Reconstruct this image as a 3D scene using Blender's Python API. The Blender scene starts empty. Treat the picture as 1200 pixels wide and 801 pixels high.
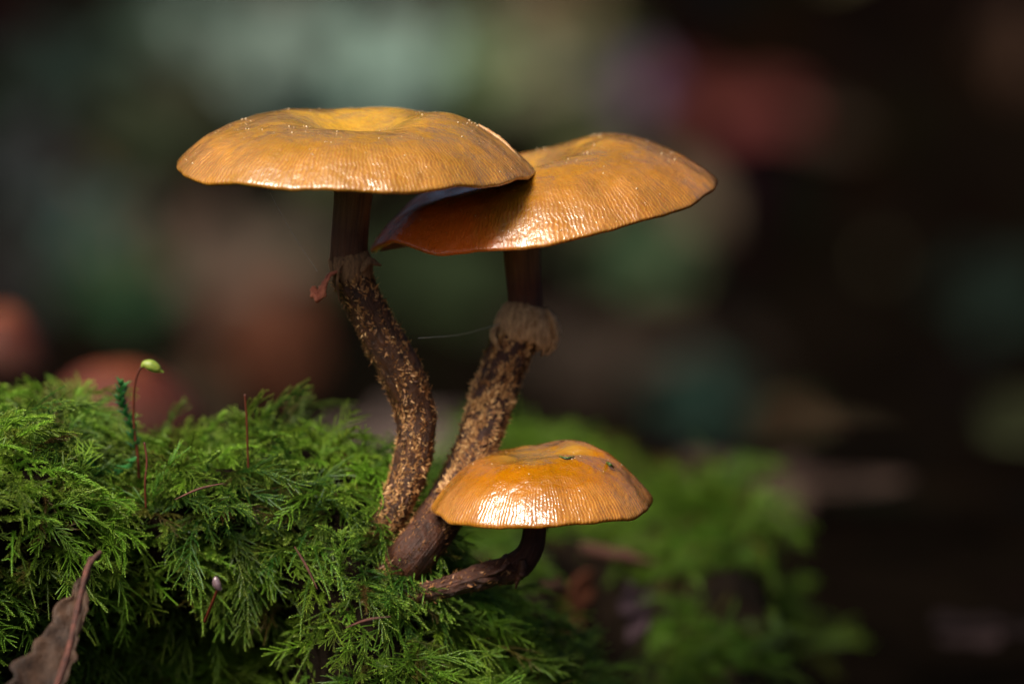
import bpy, bmesh, math, random
from mathutils import Vector, Matrix, Euler, noise
R = math.radians
sc = bpy.context.scene
C = sc.collection
# ------------------------------------------------------------------ camera (1 unit = 1 cm)
sc.unit_settings.scale_length = 0.01
PITCH = R(9.0); DIST = 66.67
cam_d = bpy.data.cameras.new('camera'); cam = bpy.data.objects.new('camera', cam_d); C.objects.link(cam)
cam.location = (0, -DIST*math.cos(PITCH), DIST*math.sin(PITCH)); cam.rotation_euler = (R(90)-PITCH, 0, 0)
cam_d.lens = 200; cam_d.sensor_width = 36; cam_d.clip_start = 1; cam_d.clip_end = 20000
cam_d.dof.use_dof = True; cam_d.dof.focus_distance = DIST-1.35; cam_d.dof.aperture_fstop = 0.138
sc.camera = cam
# ------------------------------------------------------------------ sky and sun
SUN_AZ = Vector((-0.8, -1.0)); SUN_EL = R(50)
w = bpy.data.worlds.new('World'); sc.world = w; w.use_nodes = True
nt = w.node_tree; bg = nt.nodes['Background']
sky = nt.nodes.new('ShaderNodeTexSky'); sky.sky_type = 'NISHITA'; sky.sun_disc = False
sky.sun_elevation = SUN_EL; sky.sun_rotation = math.atan2(SUN_AZ.x, SUN_AZ.y)
nt.links.new(sky.outputs[0], bg.inputs[0]); bg.inputs[1].default_value = 0.075
sky.dust_density = 6.0; sky.ozone_density = 0.3; sky.air_density = 0.8
sl = bpy.data.lights.new('sun', 'SUN'); sun = bpy.data.objects.new('sun', sl); C.objects.link(sun)
sl.energy = 4.6; sl.angle = R(22); sl.color = (1.0, 0.93, 0.83)
az = SUN_AZ.normalized()
sdir = Vector((az.x*math.cos(SUN_EL), az.y*math.cos(SUN_EL), math.sin(SUN_EL)))
sun.rotation_euler = sdir.to_track_quat('Z', 'Y').to_euler()
sc.view_settings.view_transform = 'Standard'; sc.view_settings.look = 'None'
sc.view_settings.exposure = 0.36; sc.view_settings.gamma = 1.0
sc.render.engine = 'CYCLES'

# ------------------------------------------------------------------ helpers
rnd = random.Random(7)
FWD = Vector((0, math.cos(PITCH), -math.sin(PITCH))); UP = Vector((0, math.sin(PITCH), math.cos(PITCH)))
CAM = Vector(cam.location)
def ray(u, v):
    return FWD*DIST + Vector((1,0,0))*((u-600)/100) + UP*((400.5-v)/100)
def P(u, v, Y):                          # point of the place seen at photo pixel (u, v), at depth Y
    r = ray(u, v); return CAM + r*((Y-CAM.y)/r.y)
def sm(a, b, x):
    t = min(1, max(0, (x-a)/(b-a))); return t*t*(3-2*t)
def nz(x, y, z=0.0): return noise.noise(Vector((x, y, z)))
def lerp_tab(tab, x):
    if x <= tab[0][0]: return tab[0][1]
    for (a, fa), (b, fb) in zip(tab, tab[1:]):
        if x <= b:
            t = (x-a)/(b-a); t = t*t*(3-2*t); return fa+(fb-fa)*t
    return tab[-1][1]
def tag(o, label=None, cat=None, group=None, kind=None):
    if label: o['label'] = label
    if cat: o['category'] = cat
    if group: o['group'] = group
    if kind: o['kind'] = kind
    return o
def empty(name, loc, label=None, cat=None, group=None):
    o = bpy.data.objects.new(name, None); o.empty_display_size = 0.3; C.objects.link(o); o.location = loc
    return tag(o, label, cat, group)
def mesh(name, V, F, mat, parent=None, smooth=True, uvs=None, cols=None, origin=None):
    """one mesh object; V in world space, origin moved to the parent's / given origin"""
    org = Vector(origin) if origin is not None else (root_loc(parent) if parent else Vector((0,0,0)))
    me = bpy.data.meshes.new(name)
    me.from_pydata([Vector(v)-org for v in V], [], F)
    if smooth: me.polygons.foreach_set('use_smooth', [True]*len(me.polygons))
    if uvs:
        l = me.uv_layers.new(name='UVMap')
        flat = []
        for p in me.polygons:
            for k in p.vertices: flat += uvs[k]
        l.data.foreach_set('uv', flat)
    if cols:
        a = me.attributes.new('tint', 'FLOAT', 'POINT'); a.data.foreach_set('value', cols)
    me.materials.append(mat); me.update()
    o = bpy.data.objects.new(name, me); C.objects.link(o)
    if parent: o.parent = parent
    else: o.location = org
    return o
def root_loc(p):
    v = Vector((0,0,0))
    while p: v += p.location; p = p.parent
    return v
def mat(name):
    m = bpy.data.materials.new(name); m.use_nodes = True
    return m, m.node_tree, m.node_tree.nodes['Principled BSDF']
def N(nt, t, **k):
    n = nt.nodes.new(t)
    for a, b in k.items():
        if a.startswith('i_'):
            n.inputs[a[2:].replace('_', ' ')].default_value = b
        else: setattr(n, a, b)
    return n
def L(nt, a, b): nt.links.new(a, b)
def ramp(nt, src, stops):
    r = nt.nodes.new('ShaderNodeValToRGB'); e = r.color_ramp.elements
    while len(e) < len(stops): e.new(0.5)
    for q, (p, c) in zip(e, stops):
        q.position = p; q.color = (c[0], c[1], c[2], 1) if len(c) > 1 else (c[0],)*3+(1,)
    L(nt, src, r.inputs[0]); return r
def mth(nt, op, a, b=None, c=None):
    n = nt.nodes.new('ShaderNodeMath'); n.operation = op
    for i, x in enumerate((a, b, c)):
        if x is None: continue
        if isinstance(x, (int, float)): n.inputs[i].default_value = x
        else: L(nt, x, n.inputs[i])
    return n.outputs[0]
def mix(nt, f, a, b, mode='MIX'):
    n = nt.nodes.new('ShaderNodeMix'); n.data_type = 'RGBA'; n.blend_type = mode
    for i, x in ((0, f), (6, a), (7, b)):
        if isinstance(x, (int, float)): n.inputs[i].default_value = x
        elif isinstance(x, tuple): n.inputs[i].default_value = (*x[:3], 1)
        else: L(nt, x, n.inputs[i])
    return n.outputs[2]
def tex(nt, vec, scale, detail=3, rough=0.6, dist=0.0):
    n = N(nt, 'ShaderNodeTexNoise', i_Scale=scale, i_Detail=detail, i_Roughness=rough, i_Distortion=dist)
    L(nt, vec, n.inputs['Vector']); return n.outputs[0]

# ------------------------------------------------------------------ materials
def cap_material(name, margin, mid, centre, soak_glow, nstri, gloss=0.28, soak_glow_amt=0.0, spots=1.0, coat=0.5, spec=0.75):
    """uv.x = angle 0..1, uv.y = 0 at the centre .. 1 at the margin"""
    m, nt, bs = mat(name)
    uv = N(nt, 'ShaderNodeUVMap'); sep = N(nt, 'ShaderNodeSeparateXYZ'); L(nt, uv.outputs[0], sep.inputs[0])
    co = N(nt, 'ShaderNodeTexCoord').outputs['Object']
    u, v = sep.outputs[0], sep.outputs[1]
    n_big = tex(nt, co, 1.3, 3, 0.55, 0.4); n_mid = tex(nt, co, 5, 4, 0.6); n_fine = tex(nt, co, 34, 3, 0.6)
    # ragged colour zones
    vv = mth(nt, 'ADD', v, mth(nt, 'MULTIPLY', mth(nt, 'SUBTRACT', n_mid, 0.5), 0.16))
    zone = ramp(nt, vv, [(0.0, centre), (0.34, centre), (0.52, mid), (0.72, mid), (0.90, margin), (1.0, margin)])
    col = mix(nt, mth(nt, 'MULTIPLY', ramp(nt, n_big, [(0.38, (0,)), (0.62, (1,))]).outputs[0], 0.75), zone.outputs[0],
              tuple(c*f for c, f in zip(mid, (0.72, 0.78, 0.5))))
    # radial fibres: noise stretched along the radius
    mp = N(nt, 'ShaderNodeCombineXYZ'); L(nt, mth(nt, 'MULTIPLY', u, nstri*0.55), mp.inputs[0]); L(nt, mth(nt, 'MULTIPLY', v, 7.0), mp.inputs[1])
    fib = tex(nt, mp.outputs[0], 1.0, 3, 0.6)
    # striate margin
    wob = mth(nt, 'MULTIPLY', mth(nt, 'SUBTRACT', n_mid, 0.5), 0.012)
    ph = mth(nt, 'MULTIPLY', mth(nt, 'ADD', u, wob), nstri*2*math.pi)
    st = mth(nt, 'ADD', mth(nt, 'MULTIPLY', mth(nt, 'SINE', ph), 0.5), 0.5)
    edge = ramp(nt, mth(nt, 'ADD', vv, mth(nt, 'MULTIPLY', mth(nt, 'SUBTRACT', n_big, 0.5), 0.25)), [(0.60, (0,)), (0.82, (1,))]).outputs[0]
    ste = mth(nt, 'MULTIPLY', st, edge)
    ste2 = mth(nt, 'MULTIPLY', ste, ramp(nt, tex(nt, co, 2.0, 3), [(0.35, (0.55,)), (0.65, (1.15,))]).outputs[0])
    col = mix(nt, mth(nt, 'MULTIPLY', ste2, 0.8), col, tuple(c*f for c, f in zip(margin, (0.55, 0.42, 0.3))))
    col = mix(nt, mth(nt, 'MULTIPLY', ramp(nt, fib, [(0.42, (0,)), (0.72, (1,))]).outputs[0], 0.34), col, tuple(c*f for c, f in zip(mid, (0.55, 0.5, 0.3))))
    if soak_glow_amt > 0:       # water-soaked side, reddened to paint a glow into the left cap's shadow
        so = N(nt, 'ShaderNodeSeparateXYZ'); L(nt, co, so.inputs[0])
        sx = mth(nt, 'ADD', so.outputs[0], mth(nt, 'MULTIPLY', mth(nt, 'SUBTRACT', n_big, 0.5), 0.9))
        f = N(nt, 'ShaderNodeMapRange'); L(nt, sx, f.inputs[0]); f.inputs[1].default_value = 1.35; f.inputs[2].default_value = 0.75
        f.inputs[3].default_value = 0; f.inputs[4].default_value = soak_glow_amt
        col = mix(nt, f.outputs[0], col, soak_glow)
    # flecks of dirt and pale dried grains
    vor = N(nt, 'ShaderNodeTexVoronoi', i_Scale=7.0); L(nt, co, vor.inputs['Vector'])
    fl = ramp(nt, vor.outputs['Distance'], [(0.0, (1,)), (0.05, (0.8,)), (0.075, (0,))]).outputs[0]
    sel = ramp(nt, tex(nt, co, 2.3, 2), [(0.50, (0,)), (0.60, (1,))]).outputs[0]
    fl = mth(nt, 'MULTIPLY', fl, mth(nt, 'MULTIPLY', sel, spots))
    col = mix(nt, mth(nt, 'MULTIPLY', fl, 0.6), col, (0.75, 0.62, 0.42))
    L(nt, col, bs.inputs['Base Color'])
    rg = N(nt, 'ShaderNodeMapRange'); L(nt, mth(nt, 'ADD', n_mid, mth(nt, 'MULTIPLY', edge, 0.16)), rg.inputs[0])
    rg.inputs[1].default_value = 0.3; rg.inputs[2].default_value = 0.8; rg.inputs[3].default_value = gloss*0.75; rg.inputs[4].default_value = gloss*1.6
    L(nt, rg.outputs[0], bs.inputs['Roughness'])
    bs.inputs['Subsurface Weight'].default_value = 0.22; bs.inputs['Subsurface Radius'].default_value = (0.25, 0.09, 0.03); bs.inputs['Subsurface Scale'].default_value = 0.7
    bs.inputs['Specular IOR Level'].default_value = spec
    L(nt, mth(nt, 'MULTIPLY', ramp(nt, tex(nt, co, 2.4, 4, 0.6, 0.6), [(0.42, (0.1,)), (0.54, (1,))]).outputs[0], coat), bs.inputs['Coat Weight'])
    bs.inputs['Coat Roughness'].default_value = 0.13
    h = mth(nt, 'ADD', mth(nt, 'MULTIPLY', ste2, 0.0028), mth(nt, 'MULTIPLY', fib, 0.003))
    wr = N(nt, 'ShaderNodeTexVoronoi', feature='SMOOTH_F1', i_Scale=11.0)
    wv = N(nt, 'ShaderNodeMapping'); L(nt, co, wv.inputs[0]); L(nt, wv.outputs[0], wr.inputs['Vector'])
    h = mth(nt, 'ADD', h, mth(nt, 'MULTIPLY', n_fine, 0.0035))
    h = mth(nt, 'ADD', h, mth(nt, 'MULTIPLY', wr.outputs['Distance'], 0.006))
    h = mth(nt, 'ADD', h, mth(nt, 'MULTIPLY', n_mid, 0.030))
    h = mth(nt, 'ADD', h, mth(nt, 'MULTIPLY', fl, 0.012))
    bp = N(nt, 'ShaderNodeBump', i_Strength=1.0, i_Distance=1.0); L(nt, h, bp.inputs['Height'])
    L(nt, bp.outputs[0], bs.inputs['Normal']); L(nt, bp.outputs[0], bs.inputs['Coat Normal'])
    return m
M = {}
M['cap_left'] = cap_material('cap_ochre', (0.51,0.228,0.030), (0.37,0.165,0.003), (0.50,0.26,0.010), (0.3,0.08,0.02), 235, gloss=0.30, coat=1.0)
M['cap_right'] = cap_material('cap_ochre_soaked_glow', (0.51,0.212,0.026), (0.34,0.138,0.002), (0.50,0.24,0.009), (0.72,0.13,0.006), 235, gloss=0.29, soak_glow_amt=0.95, coat=1.0)
M['cap_small'] = cap_material('cap_amber_wet', (0.53,0.225,0.032), (0.38,0.128,0.001), (0.36,0.18,0.025), (0.3,0.08,0.02), 175, gloss=0.2, coat=1.0)
M['cap_far'] = cap_material('cap_red_brown', (0.05,0.018,0.012), (0.09,0.018,0.010), (0.15,0.036,0.010), (0.3,0.08,0.02), 150, gloss=0.6, coat=0.0, spots=0, spec=0.25)

def simple(name, c1, c2, scale=6, rough=0.6, bump=0.02, bscale=20, sss=0.0, coat=0.0, spec=0.5, transl=0.0, stretch=None):
    m, nt, bs = mat(name)
    co = N(nt, 'ShaderNodeTexCoord').outputs['Object']
    if stretch:
        mp = N(nt, 'ShaderNodeMapping'); mp.inputs['Scale'].default_value = stretch; L(nt, co, mp.inputs[0]); co = mp.outputs[0]
    n1 = tex(nt, co, scale, 5, 0.65, 0.3)
    r = ramp(nt, n1, [(0.32, c1), (0.68, c2)])
    L(nt, r.outputs[0], bs.inputs['Base Color']); bs.inputs['Roughness'].default_value = rough
    bs.inputs['Specular IOR Level'].default_value = spec
    if sss: bs.inputs['Subsurface Weight'].default_value = sss; bs.inputs['Subsurface Radius'].default_value = (0.2, 0.1, 0.05); bs.inputs['Subsurface Scale'].default_value = 0.5
    if coat: bs.inputs['Coat Weight'].default_value = coat; bs.inputs['Coat Roughness'].default_value = 0.2
    if bump:
        b = N(nt, 'ShaderNodeBump', i_Strength=1.0, i_Distance=bump); L(nt, tex(nt, co, bscale, 5, 0.7), b.inputs['Height']); L(nt, b.outputs[0], bs.inputs['Normal'])
    if transl:
        tr = N(nt, 'ShaderNodeBsdfTranslucent'); L(nt, r.outputs[0], tr.inputs[0])
        mx = N(nt, 'ShaderNodeMixShader'); mx.inputs[0].default_value = transl
        out = nt.nodes['Material Output']; L(nt, bs.outputs[0], mx.inputs[1]); L(nt, tr.outputs[0], mx.inputs[2]); L(nt, mx.outputs[0], out.inputs[0])
    return m
def stem_material(name, top, smooth_c, low1, low2):
    """uv.x = around, uv.y = 0 at the cap .. 1 at the base; tint: 1 above the ring, 0 below"""
    m, nt, bs = mat(name)
    uv = N(nt, 'ShaderNodeUVMap'); sep = N(nt, 'ShaderNodeSeparateXYZ'); L(nt, uv.outputs[0], sep.inputs[0])
    co = N(nt, 'ShaderNodeTexCoord').outputs['Object']
    at = N(nt, 'ShaderNodeAttribute', attribute_name='tint')
    cx = N(nt, 'ShaderNodeCombineXYZ'); L(nt, mth(nt, 'MULTIPLY', sep.outputs[0], 34), cx.inputs[0]); L(nt, mth(nt, 'MULTIPLY', sep.outputs[1], 5), cx.inputs[1])
    fib = tex(nt, cx.outputs[0], 1, 4, 0.65, 0.5)
    n2 = tex(nt, co, 9, 5, 0.7)
    low = ramp(nt, n2, [(0.3, low1), (0.75, low2)]).outputs[0]
    upv = ramp(nt, sep.outputs[1], [(0.0, top), (0.07, top), (0.17, smooth_c)]).outputs[0]
    upv = mix(nt, mth(nt, 'MULTIPLY', ramp(nt, fib, [(0.4, (0,)), (0.62, (1,))]).outputs[0], 0.6), upv, tuple(c*0.3 for c in smooth_c))
    col = mix(nt, at.outputs['Fac'], low, upv)
    L(nt, col, bs.inputs['Base Color']); bs.inputs['Roughness'].default_value = 0.55; bs.inputs['Specular IOR Level'].default_value = 0.4
    h = mth(nt, 'ADD', mth(nt, 'MULTIPLY', fib, 0.035), mth(nt, 'MULTIPLY', n2, 0.03))
    b = N(nt, 'ShaderNodeBump', i_Strength=1.0, i_Distance=1.0); L(nt, h, b.inputs['Height']); L(nt, b.outputs[0], bs.inputs['Normal'])
    return m
M['stem'] = stem_material('stem_brown', (0.36,0.17,0.05), (0.11,0.03,0.010), (0.016,0.005,0.002), (0.085,0.024,0.007))
M['stem_red'] = stem_material('stem_red_brown', (0.16,0.05,0.015), (0.06,0.014,0.006), (0.03,0.010,0.005), (0.10,0.032,0.014))
M['stem_olive'] = stem_material('stem_olive_brown', (0.34,0.17,0.05), (0.12,0.042,0.014), (0.016,0.006,0.002), (0.09,0.030,0.008))
def scale_material():
    m, nt, bs = mat('stem_scale')
    at = N(nt, 'ShaderNodeAttribute', attribute_name='tint')
    r = ramp(nt, at.outputs['Fac'], [(0.0, (0.10,0.035,0.012)), (0.45, (0.34,0.15,0.045)), (1.0, (0.82,0.50,0.20))])
    L(nt, r.outputs[0], bs.inputs['Base Color']); bs.inputs['Roughness'].default_value = 0.6
    return m
M['scale'] = scale_material()
M['ring'] = simple('ring_membrane', (0.26,0.13,0.05), (0.74,0.48,0.25), 8, 0.7, 0.03, 30, stretch=(3,3,0.6))
M['ring_dark'] = simple('ring_membrane_dark', (0.10,0.045,0.018), (0.40,0.22,0.10), 8, 0.7, 0.03, 30, stretch=(3,3,0.8))
M['ring_red'] = simple('ring_shred_red', (0.26,0.05,0.02), (0.60,0.20,0.11), 9, 0.55, 0.03, 30)
M['fold'] = simple('cap_fold', (0.50,0.22,0.07), (0.66,0.36,0.16), 9, 0.3, 0.01, 20, sss=0.3)
M['gill'] = simple('gill_brown', (0.22,0.10,0.04), (0.30,0.15,0.06), 6, 0.7, 0)
M['rot'] = simple('rotten_wood', (0.004,0.0028,0.0018), (0.016,0.010,0.006), 3, 1.0, 0.08, 12, spec=0.05)
M['seta'] = simple('seta_red', (0.05,0.010,0.006), (0.11,0.024,0.010), 6, 0.35, 0)
M['capsule'] = simple('capsule_green', (0.13,0.20,0.02), (0.26,0.32,0.05), 14, 0.45, 0.004, 40, sss=0.3)
M['dead_leaf'] = simple('dead_leaf_brown', (0.02,0.010,0.005), (0.11,0.052,0.024), 3, 0.6, 0.03, 14, transl=0.2)
M['dead_rib'] = simple('dead_leaf_rib', (0.04,0.014,0.008), (0.16,0.05,0.03), 9, 0.6, 0.03, 20)
M['drop'] = simple('bead_grey_purple', (0.10,0.06,0.06), (0.22,0.15,0.17), 9, 0.3, 0, coat=1.0)
def silk_mat():
    m, nt, bs = mat('silk'); bs.inputs['Base Color'].default_value = (0.6,0.6,0.6,1); bs.inputs['Roughness'].default_value = 0.3
    bs.inputs['Alpha'].default_value = 0.35
    return m
M['silk'] = silk_mat()
def moss_material(name, dark, light, tip, transl=0.35):
    m, nt, bs = mat(name)
    at = N(nt, 'ShaderNodeAttribute', attribute_name='tint')            # along the shoot
    it = N(nt, 'ShaderNodeAttribute', attribute_name='patch', attribute_type='INSTANCER')
    oi = N(nt, 'ShaderNodeObjectInfo')
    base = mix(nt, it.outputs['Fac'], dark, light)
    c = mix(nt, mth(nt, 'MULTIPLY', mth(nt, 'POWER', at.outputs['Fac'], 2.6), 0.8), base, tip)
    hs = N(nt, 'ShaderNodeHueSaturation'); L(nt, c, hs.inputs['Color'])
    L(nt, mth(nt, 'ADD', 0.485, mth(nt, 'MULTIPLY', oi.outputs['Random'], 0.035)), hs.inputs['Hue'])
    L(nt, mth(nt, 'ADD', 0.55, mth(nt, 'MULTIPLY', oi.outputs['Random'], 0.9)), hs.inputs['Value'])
    c = mix(nt, ramp(nt, oi.outputs['Random'], [(0.0, (0.8,)), (0.085, (0.0,))]).outputs[0], c, (0.20,0.10,0.03)); L(nt, c, hs.inputs['Color'])
    hs.inputs['Saturation'].default_value = 1.0
    L(nt, hs.outputs[0], bs.inputs['Base Color']); bs.inputs['Roughness'].default_value = 0.46; bs.inputs['Specular IOR Level'].default_value = 0.35
    tr = N(nt, 'ShaderNodeBsdfTranslucent'); L(nt, hs.outputs[0], tr.inputs[0])
    mx = N(nt, 'ShaderNodeMixShader'); mx.inputs[0].default_value = transl
    L(nt, bs.outputs[0], mx.inputs[1]); L(nt, tr.outputs[0], mx.inputs[2]); L(nt, mx.outputs[0], nt.nodes['Material Output'].inputs[0])
    return m
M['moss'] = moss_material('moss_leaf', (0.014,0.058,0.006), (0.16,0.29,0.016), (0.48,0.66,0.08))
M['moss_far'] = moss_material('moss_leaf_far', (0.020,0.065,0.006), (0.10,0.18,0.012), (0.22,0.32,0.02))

# ------------------------------------------------------------------ terrain
def terrain_z(x, y):
    ymod = y + 3*nz(x*0.02, y*0.02, 3)
    z = lerp_tab([(-400,-14), (-60,-9.5), (20,-8.3), (38,-7.9), (60,-16), (110,-46), (150,-55), (185,-38), (225,30), (300,80), (800,160), (9000,900)], ymod)
    z += 0.5*nz(x*0.12, y*0.12) + 2.5*nz(x*0.03, y*0.03, 9)*sm(45, 120, y)
    return z
def hit_terrain(u, v, y0=12, y1=400):
    r = ray(u, v); y = y0
    while y < y1:
        p = CAM + r*((y-CAM.y)/r.y)
        if p.z <= terrain_z(p.x, p.y): return p
        y += 0.5
    return p
def soil_material():
    m, nt, bs = mat('forest_floor')
    co = N(nt, 'ShaderNodeTexCoord').outputs['Object']
    n1 = tex(nt, co, 0.05, 4, 0.6); n2 = tex(nt, co, 0.35, 4, 0.6); 
    vo = N(nt, 'ShaderNodeTexVoronoi', i_Scale=0.35); L(nt, co, vo.inputs['Vector'])
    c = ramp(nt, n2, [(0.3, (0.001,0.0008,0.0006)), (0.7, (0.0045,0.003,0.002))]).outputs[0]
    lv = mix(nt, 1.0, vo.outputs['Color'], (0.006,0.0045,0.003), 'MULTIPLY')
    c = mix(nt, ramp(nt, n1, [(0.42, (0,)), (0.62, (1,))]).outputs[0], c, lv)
    L(nt, c, bs.inputs['Base Color']); bs.inputs['Roughness'].default_value = 0.95; bs.inputs['Specular IOR Level'].default_value = 0.0
    b = N(nt, 'ShaderNodeBump', i_Strength=1.0, i_Distance=0.5); L(nt, n2, b.inputs['Height']); L(nt, b.outputs[0], bs.inputs['Normal'])
    return m
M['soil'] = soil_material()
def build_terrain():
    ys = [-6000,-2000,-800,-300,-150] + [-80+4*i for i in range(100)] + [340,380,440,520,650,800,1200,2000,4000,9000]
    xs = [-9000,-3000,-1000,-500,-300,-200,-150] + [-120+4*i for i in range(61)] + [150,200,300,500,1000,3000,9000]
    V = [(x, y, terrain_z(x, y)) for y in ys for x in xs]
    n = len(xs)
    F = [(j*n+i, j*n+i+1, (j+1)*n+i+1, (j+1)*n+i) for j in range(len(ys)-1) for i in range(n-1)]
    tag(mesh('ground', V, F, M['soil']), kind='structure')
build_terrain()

# ------------------------------------------------------------------ mushrooms
def cap_mesh(t_obj, centre, Rf, H, p, tilt, dent, disp, material, phase=0.0, NT=360, NR=64, thick=0.05):
    """Rf(th) margin radius; disp(x, y, t, th) local extra height; tilt = Euler"""
    rot = Euler(tilt).to_matrix(); V = []; F = []; uvs = []
    def top(t, th):
        r = Rf(th)*t; x, y = r*math.cos(th), r*math.sin(th)
        z = H*(1-t**p) - dent[0]*math.exp(-((x-dent[2])**2+(y-dent[3])**2)/dent[1]**2) + disp(x, y, t, th)
        return x, y, z
    rows = []
    ts = [ (i/NR)**0.85 for i in range(NR+1)]
    for i, t in enumerate(ts):
        row = []
        for j in range(NT+1):
            th = 2*math.pi*j/NT
            if t > 0.985: t2 = 0.985+(t-0.985)
            x, y, z = top(t, th)
            row.append(len(V)); V.append(centre + rot @ Vector((x, y, z))); uvs.append((j/NT, t))
        rows.append(row)
    # rolled lip and underside of the flesh
    for k, (rr, dz) in enumerate([(1.002,-0.02), (0.995,-0.045), (0.975,-0.05), (0.9,-0.015), (0.7,0.05), (0.4,0.09), (0.12,0.1)]):
        row = []
        for j in range(NT+1):
            th = 2*math.pi*j/NT
            x, y, z = top(1.0, th); zz = z + dz
            if rr < 0.95: 
                x2, y2, z2 = top(rr, th); zz = min(z+dz+ (z2-z)*0.55, z2-thick*1.2)
            row.append(len(V)); V.append(centre + rot @ Vector((x*rr, y*rr, zz))); uvs.append((j/NT, 1.0 if rr > 0.97 else rr))
        rows.append(row)
    for a, b in zip(rows, rows[1:]):
        for j in range(NT): F.append((a[j], b[j], b[j+1], a[j+1]))
    o = mesh('cap', V, F, material, t_obj, uvs=uvs)
    # gills
    GV = []; GF = []
    for g in range(110):
        th = 2*math.pi*g/110; k = len(GV)
        inner = 0.16 if g % 2 == 0 else 0.5
        for rr in (inner, (inner+0.95)/2, 0.95):
            x, y, z = top(rr, th); x1, y1, z1 = top(1.0, th)
            zt = min(z1-0.03+(z-z1)*0.55, z-thick*1.2)
            zb = z1 - 0.05 + (0.06 if rr < 0.4 else -0.0)
            GV.append(centre + rot @ Vector((x, y, zt))); GV.append(centre + rot @ Vector((x, y, min(zb, zt-0.01))))
        GF += [(k, k+1, k+3, k+2), (k+2, k+3, k+5, k+4)]
    gl = mesh('gills', GV, GF, M['gill'], None, smooth=False)
    gl.data.transform(Matrix.Translation(-root_loc(t_obj))); gl.parent = o
    tag(gl, kind='stuff')
    return o, top, rot
def spline(pts, n):
    """Catmull-Rom through [(Vector, radius, flag)]"""
    out = []
    q = [pts[0]]+pts+[pts[-1]]
    for i in range(1, len(q)-2):
        for k in range(n):
            t = k/n
            def cr(a, b, c, d): return 0.5*((2*b)+(c-a)*t+(2*a-5*b+4*c-d)*t*t+(3*b-a-3*c+d)*t**3)
            out.append((cr(q[i-1][0], q[i][0], q[i+1][0], q[i+2][0]), cr(q[i-1][1], q[i][1], q[i+1][1], q[i+2][1])))
    out.append((q[-2][0], q[-2][1])); return out
def frames(path):
    fr = []; nrm = Vector((0,-1,0))
    for i, (p, r) in enumerate(path):
        a = path[max(0, i-1)][0]; b = path[min(len(path)-1, i+1)][0]
        t = (b-a).normalized(); nrm = (nrm - t*nrm.dot(t)).normalized(); fr.append((p, r, t, nrm, t.cross(nrm)))
    return fr
def stem(t_obj, pts, material, ring_at, seed, NT=56, rough=0.06):
    """pts [(u, v, Y, width_px)] from the cap down; ring_at = fraction of the length where the ring sits"""
    path = spline([(P(u, v, Y), wd/200) for u, v, Y, wd in pts], 16)
    fr = frames(path); V = []; F = []; uvs = []; cols = []
    n = len(fr)
    for i, (p, r, t, a, b) in enumerate(fr):
        f = i/(n-1)
        for j in range(NT+1):
            th = 2*math.pi*j/NT
            below = sm(ring_at-0.01, ring_at+0.02, f)
            rr = r*(1 + (0.035 + rough*below)*nz(math.cos(th)*2.2, math.sin(th)*2.2, f*(7+16*below)+seed) + 0.02*math.sin(th*17+seed)*(1-below)+0.04*below*nz(math.cos(th)*7, math.sin(th)*7, f*50+seed))
            V.append(p + (a*math.cos(th)+b*math.sin(th))*rr); uvs.append((j/NT, f)); cols.append(1-below)
    for i in range(n-1):
        for j in range(NT):
            k = i*(NT+1)+j; F.append((k, k+NT+1, k+NT+2, k+1))
    o = mesh('stem', V, F, material, t_obj, uvs=uvs, cols=cols)
    return o, fr
def scales(stem_o, fr, f0, f1, count, seed, size=0.075, pale=1.0, down=0.3, every=1.0):
    rs = random.Random(seed); V = []; F = []; cols = []
    n = len(fr)
    for q in range(count):
        f = f0+(f1-f0)*rs.random(); i = min(n-2, int(f*(n-1))); fx = f*(n-1)-i
        p0, r, t, a, b = fr[i]; p = p0.lerp(fr[i+1][0], fx)
        th = rs.random()*2*math.pi
        if nz(math.cos(th)*3, math.sin(th)*3, f*22+seed) < -0.16: continue
        nr = a*math.cos(th)+b*math.sin(th); tg = t.cross(nr)
        up = -t if rs.random() > down else t
        band = 1.6*nz(math.cos(th)*2.5, math.sin(th)*2.5, f*14+seed*3)
        up = (up + tg*(band*1.6+rs.gauss(0, 0.45))).normalized(); sd = nr.cross(up); bend = tg*rs.gauss(0, 0.25)
        s = size*rs.uniform(0.4, 1.4); wd = s*rs.uniform(0.07, 0.22); lift = rs.uniform(0.1, 0.8)+(0.4 if rs.random() < 0.08 else 0)
        base = p + nr*(r*0.97)
        k = len(V)
        V += [base - sd*wd, base + sd*wd,
              base + up*s*0.55 + nr*s*lift*0.5 - sd*wd*0.75, base + up*s*0.5 + nr*s*lift*0.45 + sd*wd*0.8,
              base + up*s*(0.95) + nr*s*lift + sd*wd*rs.uniform(-.6,.6) + bend*s]
        F += [(k, k+1, k+3, k+2), (k+2, k+3, k+4)]
        c = min(1, max(0, rs.gauss(0.60, 0.28)*pale)); cols += [c*0.35, c*0.35, c*0.9, c*0.9, min(1, c*1.3)]
    o = mesh('scales', V, F, M['scale'], None, smooth=False, cols=cols)
    o.data.transform(Matrix.Translation(-root_loc(stem_o))); o.parent = stem_o
    return tag(o, kind='stuff')
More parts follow.
